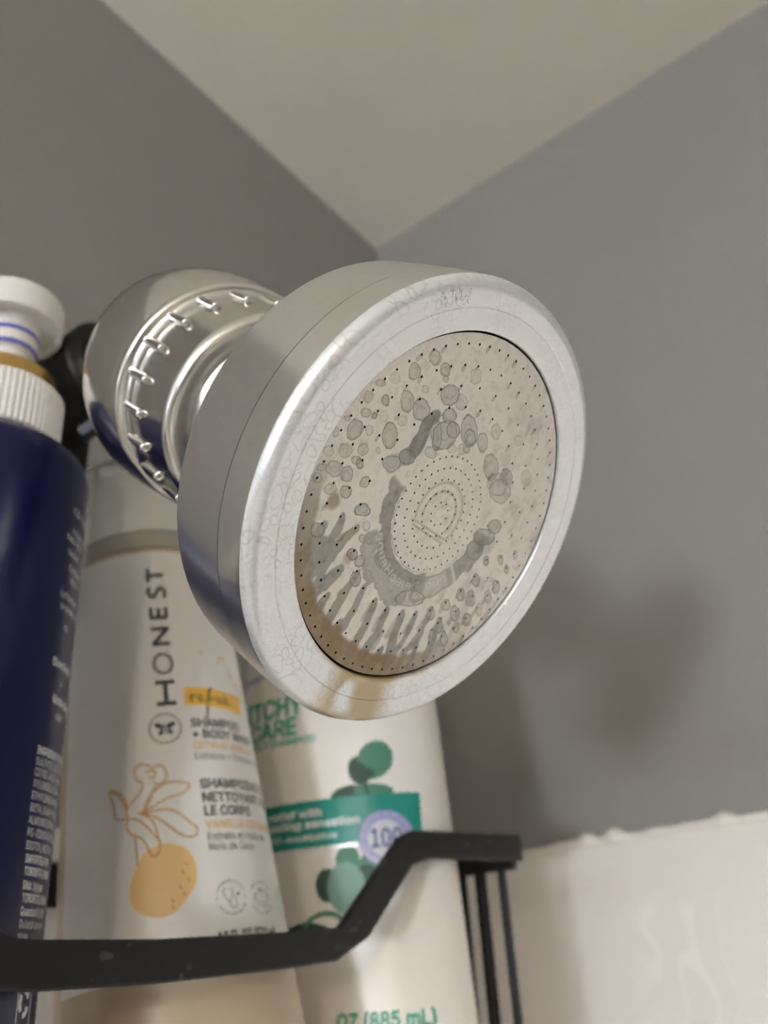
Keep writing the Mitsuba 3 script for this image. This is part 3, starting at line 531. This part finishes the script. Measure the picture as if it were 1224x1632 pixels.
# text blocks
L0 = sx_(-21.6)
HD('yellow_stripe', Polygon([(sx_(-23.2), 87.3), (sx_(-23.4), 93.8), (sx_(-8), 94.0), (sx_(6), 93.3), (sx_(23), 93.6), (sx_(22.5), 86.6), (sx_(4), 86.9), (sx_(-10), 87.5)]), 'ink_gold')
hand = [[(0, 2.4), (.5, 3.3), (.35, 1.2), (.5, 2.6), (1.5, 3.4), (2.1, 3.2)], [(2.4, 2.4), (3.6, 2.9), (3.4, 3.5), (2.7, 3.0), (2.7, 1.7), (3.6, 1.4), (4.8, 2.2)], [(4.0, -2.6), (4.2, -4.0), (4.7, -2.8), (5.2, 1.0), (6.6, 5.2), (7.0, 6.2), (6.5, 5.8), (5.4, 2.4), (4.5, -2.0), (5.2, .8), (6.2, 2.4)],
        [(6.3, 3.2), (6.7, 1.5), (7.2, 2.9), (8.0, 3.3)], [(8.2, 2.2), (9.2, 2.7), (9.0, 3.2), (8.4, 2.6), (8.6, 1.6), (9.6, 1.7)], [(10.9, 3.0), (10.2, 2.8), (10.8, 2.1), (10.4, 1.5), (9.9, 1.8)], [(11.6, 4.6), (11.3, 1.4), (11.8, 2.6), (12.5, 2.9), (12.6, 1.4), (13.0, 1.5)], [(14.0, 1.3), (14.2, 1.3)]]
for s_ in hand: HD('script_stroke', stroke([(L0 + 0.9 + a * 1.3, 87.3 + b * 1.12) for a, b in s_], 0.42), 'ink_black', off=0.0002)
def htext(t, h, cap, width, m, bold=True, x=L0): HD('label_text', fat(at(text_fit(t, cap, width, bold), x, h), 0.09 if bold else 0.05), m)
htext('SHAMPOO', 80.0, 2.75, 21.2, 'ink_black')
htext('+ BODY WASH', 76.2, 2.7, 29.0, 'ink_black')
htext('CITRUS VANILLA', 72.5, 2.2, 28.5, 'ink_tan')
htext('Extracts + Coconut Oil', 69.0, 2.2, 32.0, 'ink_grey', False)
htext('SHAMPOING ET', 59.6, 2.85, 33.0, 'ink_black', x=sx_(-20.6))
htext('NETTOYANT POUR', 55.2, 2.85, 37.5, 'ink_black', x=sx_(-20.3))
htext('LE CORPS', 51.0, 2.85, 18.6, 'ink_black', x=sx_(-20.0))
htext('VANILLE CITRONNÉE', 47.0, 2.35, 35.0, 'ink_tan', x=sx_(-20.0))
htext('Extraits et Huile de', 43.4, 2.25, 25.0, 'ink_black', False, x=sx_(-19.8))
htext('Noix de Coco', 40.3, 2.25, 17.5, 'ink_black', False, x=sx_(-19.6))
htext('18 FL OZ (532 ml)', 13.6, 3.6, 21.5, 'ink_black', True, x=sx_(-20.4))
def arc_text(t, r, cap, a0, a1, top=True):      # lettering on a circle, from angle a0 to a1
    v, f = text2d(t, cap, True); v3, f = trimesh.remesh.subdivide_to_size(np.column_stack([v, np.zeros(len(v))]), f, 0.6, max_iter=8); v = v3[:, :2]
    a = np.radians(a0 + (a1 - a0) * v[:, 0] / v[:, 0].max()); rr = r + v[:, 1] if top else r + cap - v[:, 1]
    return np.column_stack([rr * np.cos(a), rr * np.sin(a)]), f
def shift(vf, x, y): return vf[0] + [x, y], vf[1]
x1, y1 = sx_(-10.6), 26.4
HD('seal_text', shift(arc_text('PHYSICIAN TESTED', 4.35, .72, 158, 22), x1, y1), 'ink_black')
HD('seal_text', shift(arc_text('TESTÉ PAR UN MÉDECIN', 4.35, .72, 205, 335, False), x1, y1), 'ink_black')
HD('seal_dots', unary_union([Point(x1 - 4.7, y1).buffer(.28), Point(x1 + 4.7, y1).buffer(.28)]), 'ink_grey')
HD('stethoscope_print', unary_union([stroke([(x1 - 1.6, y1 + 2.5), (x1 - 2.4, y1 + 2.2), (x1 - 2.0, y1 + .2), (x1 - .8, y1 - 1.0), (x1 + .3, y1 + .4), (x1 + .5, y1 + 2.2), (x1 - .3, y1 + 2.5)], .34), stroke([(x1 - .8, y1 - 1.0), (x1 - .3, y1 - 2.6), (x1 + .9, y1 - 3.0), (x1 + 1.5, y1 - 1.6), (x1 + 1.4, y1 + .3), (x1 + 2.2, y1 + .9)], .34), Point(x1 + 2.6, y1 + .9).buffer(.5)]), 'ink_grey')
x2 = sx_(9.2); y2 = 25.8
def ring_arc(x, y, r, a0, a1, w): return LineString([(x + r * math.cos(math.radians(a)), y + r * math.sin(math.radians(a))) for a in np.linspace(a0, a1, 24)]).buffer(w / 2)
HD('seal_text', shift(arc_text('MEDICAL BOARD REVIEW', 4.35, .66, 150, 26), x2, y2), 'ink_grey')
HD('seal_text', shift(arc_text('RÉVISÉ PAR DES MÉDECINS', 4.35, .66, 205, 335, False), x2, y2), 'ink_grey')
HD('baby_print', unary_union([ring_arc(x2, y2, 2.6, 0, 360, .3), ring_arc(x2 - 2.9, y2, .75, 70, 290, .26), ring_arc(x2 + 2.9, y2, .75, -110, 110, .26), Point(x2 - .8, y2 + .2).buffer(.28), Point(x2 + .8, y2 + .2).buffer(.28), ring_arc(x2, y2 - .6, .9, 205, 335, .26), ring_arc(x2 + .1, y2 + 1.7, .55, -60, 200, .26)]), 'ink_grey')
x3 = sx_(35.0); HD('seal_text', shift(arc_text('HYPOALLERGENIC', 4.35, .70, 175, 20), x3, 25.2), 'ink_grey'); HD('seal_text', shift(arc_text('HYPOALLERGÉNIQUE', 4.35, .70, 195, 340, False), x3, 25.2), 'ink_grey')
# the fruit with its blossom
FLW = {'head':[(-4.46,63.6),(-6.63,65.6),(-6.82,67.8),(-4.77,69.3),(-2.17,68.5),(-0.93,67.4),(1.12,68.2),(2.91,66.8),(3.47,64.2),(1.92,62.5),(-0.62,63.0)],
'swirl':[(-2.97,66.1),(-1.61,66.8),(-0.06,65.9),(-0.5,64.7),(-2.04,65.1)],
'tl':[(-4.46,63.6),(-5.27,60.6),(-8.3,58.1),(-9.91,56.0),(-9.48,54.1)],
'tr':[(-0.06,61.8),(-2.23,58.2),(-4.34,54.9),(-6.26,54.3)],
'p1':[(-4.34,54.9),(-2.17,59.1),(2.54,62.1),(7.06,62.1),(10.53,60.5),(8.67,58.8),(3.41,57.6),(-1.12,55.8),(-4.96,54.4)],
'p2':[(-4.96,54.1),(0.68,54.3),(5.58,53.0),(9.05,49.8),(11.52,46.5),(10.41,45.1),(7.31,45.5),(3.28,48.7),(-0.12,51.7),(-4.96,54.1)],
'p3':[(-9.48,53.5),(-5.14,51.4),(-1.67,47.2),(-0.19,43.4),(-2.11,40.9),(-3.78,43.5),(-5.39,46.7),(-8.43,48.5),(-9.98,50.7),(-9.48,53.5)],
'p4':[(-5.02,53.8),(-2.04,51.4),(-0.74,47.6),(-0.12,44.0)],
'leaf':[(-10.16,53.7),(-13.51,54.5),(-14.44,58.9),(-15.43,63.5),(-11.9,61.7),(-9.98,58.5),(-9.98,55.5)],
'leaf2':[(-14.99,63.1),(-11.28,59.4),(-10.04,56.1)],
'stem':[(-7.56,47.5),(-7.37,44.2),(-7.31,39.6)]}
q_ = kk / (0.0355 * 17.4533)
fr = [(-5.7,41.6),(-8.67,37.1),(-10.04,32.9),(-9.36,28.4),(-5.45,25.1),(-0.99,23.9),(1.86,24.3),(6.13,27.6),(9.11,31.1),(9.91,35.5),(8.61,40.3),(5.27,43.1),(1.12,44.1),(-3.16,43.4),(-5.7,41.6)]
HD('fruit_print', Polygon(smooth_path([(a * q_, b) for a, b in fr], 6)).buffer(0), 'fruit_tan', 'flat orange-tan fruit')
HD('fruit_marks', unary_union([LineString([(a * q_ - .25, b + .5), (a * q_ + .25, b - .5)]).buffer(.2) for a, b in [(7.06,37.3),(5.89,35.2),(7.25,33.0),(4.83,31.1),(5.7,29.1),(2.29,27.7),(2.23,25.8)]]), 'ink_brown', off=0.0002)
for L in FLW.values(): HD('blossom_line', stroke([(a * q_, b) for a, b in L], 0.55), 'ink_brown', off=0.0002)
for L in ([(4.5, 104), (8.0, 107.0), (9.6, 103.6), (12.5, 100), (15, 98)], [(16, 99.5), (18.5, 96.5), (19.5, 93.5)], [(12, 96.4), (15.6, 97.0), (17, 94.8)], [(15, 91), (18, 94), (20, 92)]):
    HD('blossom_line', stroke([(sx_(0) - 2 + a, b) for a, b in L], 0.5), 'ink_tan')
HD('blossom_dot', Point(sx_(-8), 107.3).buffer(.7), 'ink_tan')

# --- navy pump bottle
NB = 'pump_bottle'
tag(NB, 'navy pump bottle with white lettering, a gold ring and a white pump head', 'bottle')
WN = frame(EYE + 0.947 * (np.array([0.085, -0.3378, 1.863]) - EYE), (0, -0.023, 1.0)) @ np.diag([0.947, 0.947, 0.947, 1.0])
br = 0.031
obj('body', lathe([(0, -.0895), (br - .005, -.0895)] + arc(br - .005, -.0845, .005, -85, 0, 7) + [(br, 0), (br, .1505)] + arc(br - .0105, .1505, .0105, 5, 78, 9) + [(.019, .1640), (0, .1645)], 160), 'navy_plastic', NB, smooth=35, world=WN)
tube_seam = None
n = 192; th = np.linspace(0, 2 * np.pi, n, endpoint=False)
def ribbed(r, z0, z1, d, k=64, n=768):
    th = np.linspace(0, 2 * np.pi, n, endpoint=False); rr = r - d * (0.5 - 0.5 * np.cos(th * k)) ** 2
    rows = [(0, z0, 0), (.96, z0, 0), (1, z0 + .0006, 1), (1, z1 - .0012, 1), (.95, z1, 0), (0, z1, 0)]
    V = np.concatenate([np.column_stack([(rr if w else r) * s * np.cos(th), (rr if w else r) * s * np.sin(th), np.full(n, z)]) for s, z, w in rows]); F = []
    i = np.arange(n); j = (i + 1) % n
    for q in range(len(rows) - 1): a, b = q * n, (q + 1) * n; F += [np.column_stack([a + i, a + j, b + j]), np.column_stack([a + i, b + j, b + i])]
    return trimesh.Trimesh(V, np.vstack(F), process=True)
tag(obj('pump_collar', ribbed(.0203, .1645, .1842, .00035), 'white_plastic', NB, smooth=30, world=WN), 'white ribbed screw collar')
tag(obj('gold_ring', lathe([(0, .1842), (.0168, .1842), (.0172, .1848), (.0172, .1905), (.0164, .1915), (0, .1915)], 96), 'gold_metal', NB, smooth=30, world=WN), 'shiny gold ring')
tag(obj('pump_stem', lathe([(0, .1915), (.0074, .1915), (.0074, .2010), (.0088, .2016), (.0092, .2030), (.0092, .2075), (.0086, .2085), (.0086, .2150), (0, .2150)], 64), 'white_plastic', NB, smooth=30, world=WN), 'white pump stem')
for z in (.2020, .2080): obj('blue_mark', lathe([(.0094, z - .0004), (.0095, z), (.0095, z + .0009), (.0094, z + .0013)], 64), 'stem_blue', NB + '__pump_stem', smooth=30, world=WN)  # two thin blue rings round the stem
pr = .0166
hd = [(0, .2135), (.0088, .2135), (.0092, .2155), (pr - .0016, .2155), (pr - .0014, .2128), (pr, .2128), (pr, .2225)] + arc(pr - .0022, .2225, .0022, 0, 88, 6) + [(0, .2252)]
hdm = lathe(hd, 128)
sp = tube([(-.010, 0, .2195), (-.030, -.002, .2192), (-.040, -.003, .2165)], [.0052, .0046, .0040], 24)
tag(obj('pump_head', trimesh.util.concatenate([hdm, sp]), 'white_plastic', NB, smooth=40, world=WN), 'round white pump head')
kb = br * 1000 * math.pi / 180
wN = lathe_wrap(lambda h: np.full(np.shape(h), br), 0.0, 0.0001)
def ND(t, ph, h, cap, bold=False, sx=0.62):
    decal('label_text', at(text2d(t, cap, bold, sx), ph * kb, h - cap / 2), wN, 'ink_white', NB + '__body', WN)
for t, ph, h, c in (('FIG + ALMOND', 28.0, 136.6, 2.1), ('A blend to', 29.0, 129.8, 2.0), ('help repair', 24.5, 127.0, 2.0), ('tresses', 27.0, 122.6, 2.0), ('Contains', 29.6, 117.8, 2.0), ('RUSH', 32.5, 114.2, 1.8), ('La formule', 24.0, 108.6, 2.0), ('à conserver', 25.0, 104.9, 2.0), ('no', 31.5, 99.2, 1.8), ('Directions:', 23.8, 87.9, 2.2), ('A', 33.5, 82.6, 1.6), ('Mode d’emploi', 27.2, 77.8, 2.2), ('clair', 32.4, 73.6, 2.0)):
    ND(t, ph, h, c, t[0] in 'DM', 0.8)
for t, ph, h in (('INGREDIENTS: WATER', 19.6, 62.9), ('SULFATE, SODIUM', 19.6, 60.0), ('CITRIC ACID, FRAG', 19.5, 57.2), ('XYLENESULFONATE', 19.4, 54.3), ('ETHYLENEDIAMINE', 19.3, 51.3), ('EDTA, GUAR HYDRO', 19.2, 48.3), ('ALMOND EXTRACT', 19.2, 45.3), ('PG-DIMONIUM CHL', 19.2, 42.3), ('BIOTIN, METHYL', 19.4, 39.2)):
    ND(t, ph, h, 1.95, t[:3] == 'ING', 0.66)
for t, ph, h, bo in (('IMPORTED FOR', 19.8, 36.1, True), ('TORONTO, ON M', 20.0, 33.2, True), ('Distr. by/par', 20.4, 30.0, True), ('TORONTO, ON M', 20.6, 27.1, True), ('Question? 1-87', 20.6, 24.1, True), ('Du lundi au ven', 20.8, 21.3, False), ('www', 20.9, 18.7, False)):
    ND(t, ph, h, 1.95, bo, 0.62)
# recycling arrows in a white box at the foot
rx, ry = 31.5 * kb, 4.4
arr = unary_union([LineString([(rx + 1.9 * math.cos(math.radians(a + t)), ry + 2.6 * math.sin(math.radians(a + t))) for t in np.linspace(0, 82, 8)]).buffer(.62, cap_style='flat') for a in (20, 140, 260)])
decal('recycling_box', sbox(rx - 2.9, ry - 6.0, rx + 3.6, ry + 4.2).exterior.buffer(.16), wN, 'ink_white', NB + '__body', WN)
decal('recycling_mark', arr, wN, 'ink_white', NB + '__body', WN)

# --- flat white shampoo bottle with eucalyptus print
IB = 'shampoo_bottle'
tag(IB, 'flat white shampoo bottle with green ITCHY CARE lettering and eucalyptus leaves, behind the caddy rail', 'bottle')
Wd = np.array([.93, .3676, 0]); Wd /= np.linalg.norm(Wd)
WI = np.eye(4); WI[:3, 0] = Wd; WI[:3, 1] = np.cross([0, 0, 1.0], Wd); WI[:3, 3] = (0.086, -0.172, 1.863)
EX, BB = 2.4, 0.026
af = lambda h: np.minimum(0.0445 - 0.05 * (np.asarray(h, float) - 0.05), 0.0478)
def flat_ring(a, b, z, n=160):
    t = np.linspace(0, 2 * np.pi, n, endpoint=False); c, s = np.cos(t), np.sin(t)
    return np.column_stack([a * np.sign(c) * np.abs(c) ** (2 / EX), b * np.sign(s) * np.abs(s) ** (2 / EX), np.full(n, z)])
rows = [(0.001, 0.001, -.0895), (.040, .020, -.0895), (.0455, .0240, -.0875), (.0478, BB, -.083)] + [(float(af(h)), BB, h) for h in np.linspace(-.078, .155, 30)]
a1 = float(af(.155)); rows += [(a1 - .0015, BB - .0008, .160), (a1 - .005, BB - .003, .165), (a1 - .012, BB - .0065, .169), (.0205, .0170, .171), (.001, .001, .1712)]
V = np.concatenate([flat_ring(a, b, z) for a, b, z in rows]); F = []
i = np.arange(160); j = (i + 1) % 160
for q in range(len(rows) - 1): a, b = q * 160, (q + 1) * 160; F += [np.column_stack([a + i, a + j, b + j]), np.column_stack([a + i, b + j, b + i])]
obj('body', trimesh.Trimesh(V, np.vstack(F), process=False), 'itchy_white', IB, smooth=35, world=WI)
obj('cap', lathe([(0, .1712), (.0185, .1712), (.019, .1718), (.019, .196), (.0175, .1985), (0, .199)], 96), 'white_plastic', IB, smooth=35, world=WI)
def ID(name, shp, m, off=0.0001, label=None):
    def wrap(v):
        x = v[:, 0] * mm; h = v[:, 1] * mm; a = af(h); y = (BB) * np.maximum(1e-6, 1 - np.minimum(np.abs(x) / a, .9999) ** EX) ** (1 / EX)
        return np.column_stack([x, -(y + off), h])
    return decal(name, shp, wrap, m, IB + '__body', WI, 2.0, label)
def itext(t, x0, x1, h, cap, m, bold=True, off=0.0002):
    v, f = text2d(t, cap, bold); w = v[:, 0].max(); v = v * [(x1 - x0) / w, 1] + [x0, h]; ID('label_text', fat((v, f), cap * 0.035), m, off)
itext('ITCHY', -35.6, -7.0, 104.2, 7.6, 'ink_green')
itext('CARE', -33.5, -10.0, 95.9, 6.8, 'ink_green')
itext('DAILY SHAMPOO', -35.0, -1.6, 92.0, 2.6, 'ink_green')
itext('SCALP', -37.0, -25.0, 121.8, 2.6, 'ink_violet')
ID('teal_band', Polygon([(-40, 51.8), (-40, 68.8), (-10, 69.2), (36.8, 69.6), (36.8, 53.4), (5, 52.4)]), 'band_teal', 0.00016, 'teal band with white lettering')
ID('silver_line', Polygon([(-14, 50.8), (-14, 51.8), (14, 52.6), (14, 51.2)]), 'pale_silver', 0.00014)  # thin pale silver line along the foot of the teal band
itext('itch relief with', -32.0, 0.2, 63.4, 2.7, 'ink_white')
itext('the cooling sensation', -33.5, 15.0, 59.4, 2.7, 'ink_white')
itext('with eucalyptus', -24.0, 6.2, 55.0, 2.2, 'ink_white', False)
ID('eucalyptus_leaf', ellipse(15.6, 78.6, 4.2, 5.6, 20), 'leaf_dark', 0.00010)
ID('eucalyptus_leaf', ellipse(21.6, 82.3, 6.6, 7.6, -30), 'leaf_mid', 0.00014)
ID('eucalyptus_leaf', Polygon([(13.5, 83.5), (22.0, 77.4), (19.5, 74.6), (15.5, 75.8), (13.2, 79.0)]), 'leaf_dark', 0.00018)
ID('eucalyptus_leaf', ellipse(10.5, 70.5, 6.5, 2.8, 10), 'leaf_dark', 0.00012)
ID('eucalyptus_leaf', ellipse(20.5, 70.8, 7.5, 2.6, -4), 'leaf_mid', 0.00013)
ID('eucalyptus_stem', stroke([(17.5, 77.0), (17.8, 73.5), (18.4, 69.6)], 1.1), 'leaf_dark', 0.00015)
ID('eucalyptus_leaf', ellipse(22.5, 44.0, 9.0, 7.6, 30), 'leaf_mid', 0.00011)
ID('eucalyptus_leaf', ellipse(10.0, 47.0, 4.6, 5.0, 0), 'leaf_mid', 0.00010)
ID('eucalyptus_leaf', ellipse(2.0, 38.6, 4.6, 5.8, 10), 'leaf_dark', 0.00012)
ID('eucalyptus_leaf', ellipse(14.5, 36.0, 6.6, 9.0, -25), 'leaf_dark', 0.00012)
ID('eucalyptus_leaf', ellipse(9.2, 37.2, 7.2, 9.0, 8), 'leaf_pale', 0.00016)
ID('eucalyptus_leaf', ellipse(-4.0, 20.5, 11.5, 6.0, -12), 'leaf_dark', 0.00012)
ID('eucalyptus_leaf', ellipse(0.5, 19.0, 4.4, 3.4, -20), 'leaf_mid', 0.00016)
ID('eucalyptus_stem', stroke([(10.0, 30.0), (9.3, 25.0), (8.8, 19.5)], 2.2), 'leaf_mid', 0.00013)
ID('eucalyptus_stem', stroke([(-7.0, 25.5), (-1.5, 29.0), (5.0, 28.5), (9.0, 24.0)], 1.8), 'leaf_mid', 0.00012)
sx0, sy0 = 24.3, 53.4
ID('seal_disc', ellipse(sx0, sy0, 9.9, 9.9), 'seal_lavender', 0.00024, 'round lavender seal reading 100')
ID('seal_ring', ellipse(sx0, sy0, 7.3, 7.3).difference(ellipse(sx0, sy0, 6.7, 6.7)), 'ink_violet', 0.00030)
ID('seal_ring', ellipse(sx0, sy0, 9.9, 9.9).difference(ellipse(sx0, sy0, 9.5, 9.5)), 'ink_violet', 0.00030)
ID('seal_face', ellipse(sx0, sy0, 6.6, 6.6), 'seal_white', 0.00028)
ID('seal_number', at(text_fit('100', 6.4, 11.6, True), sx0 - 5.8, sy0 - 3.0), 'ink_navy', 0.00034)
ID('seal_text', shift(arc_text('UP TO 100% FLAKE FREE', 7.7, 1.2, 200, -20), sx0, sy0), 'ink_violet', 0.00034)
itext('OZ (885 mL)', 4.0, 37.4, -7.2, 4.6, 'ink_green')
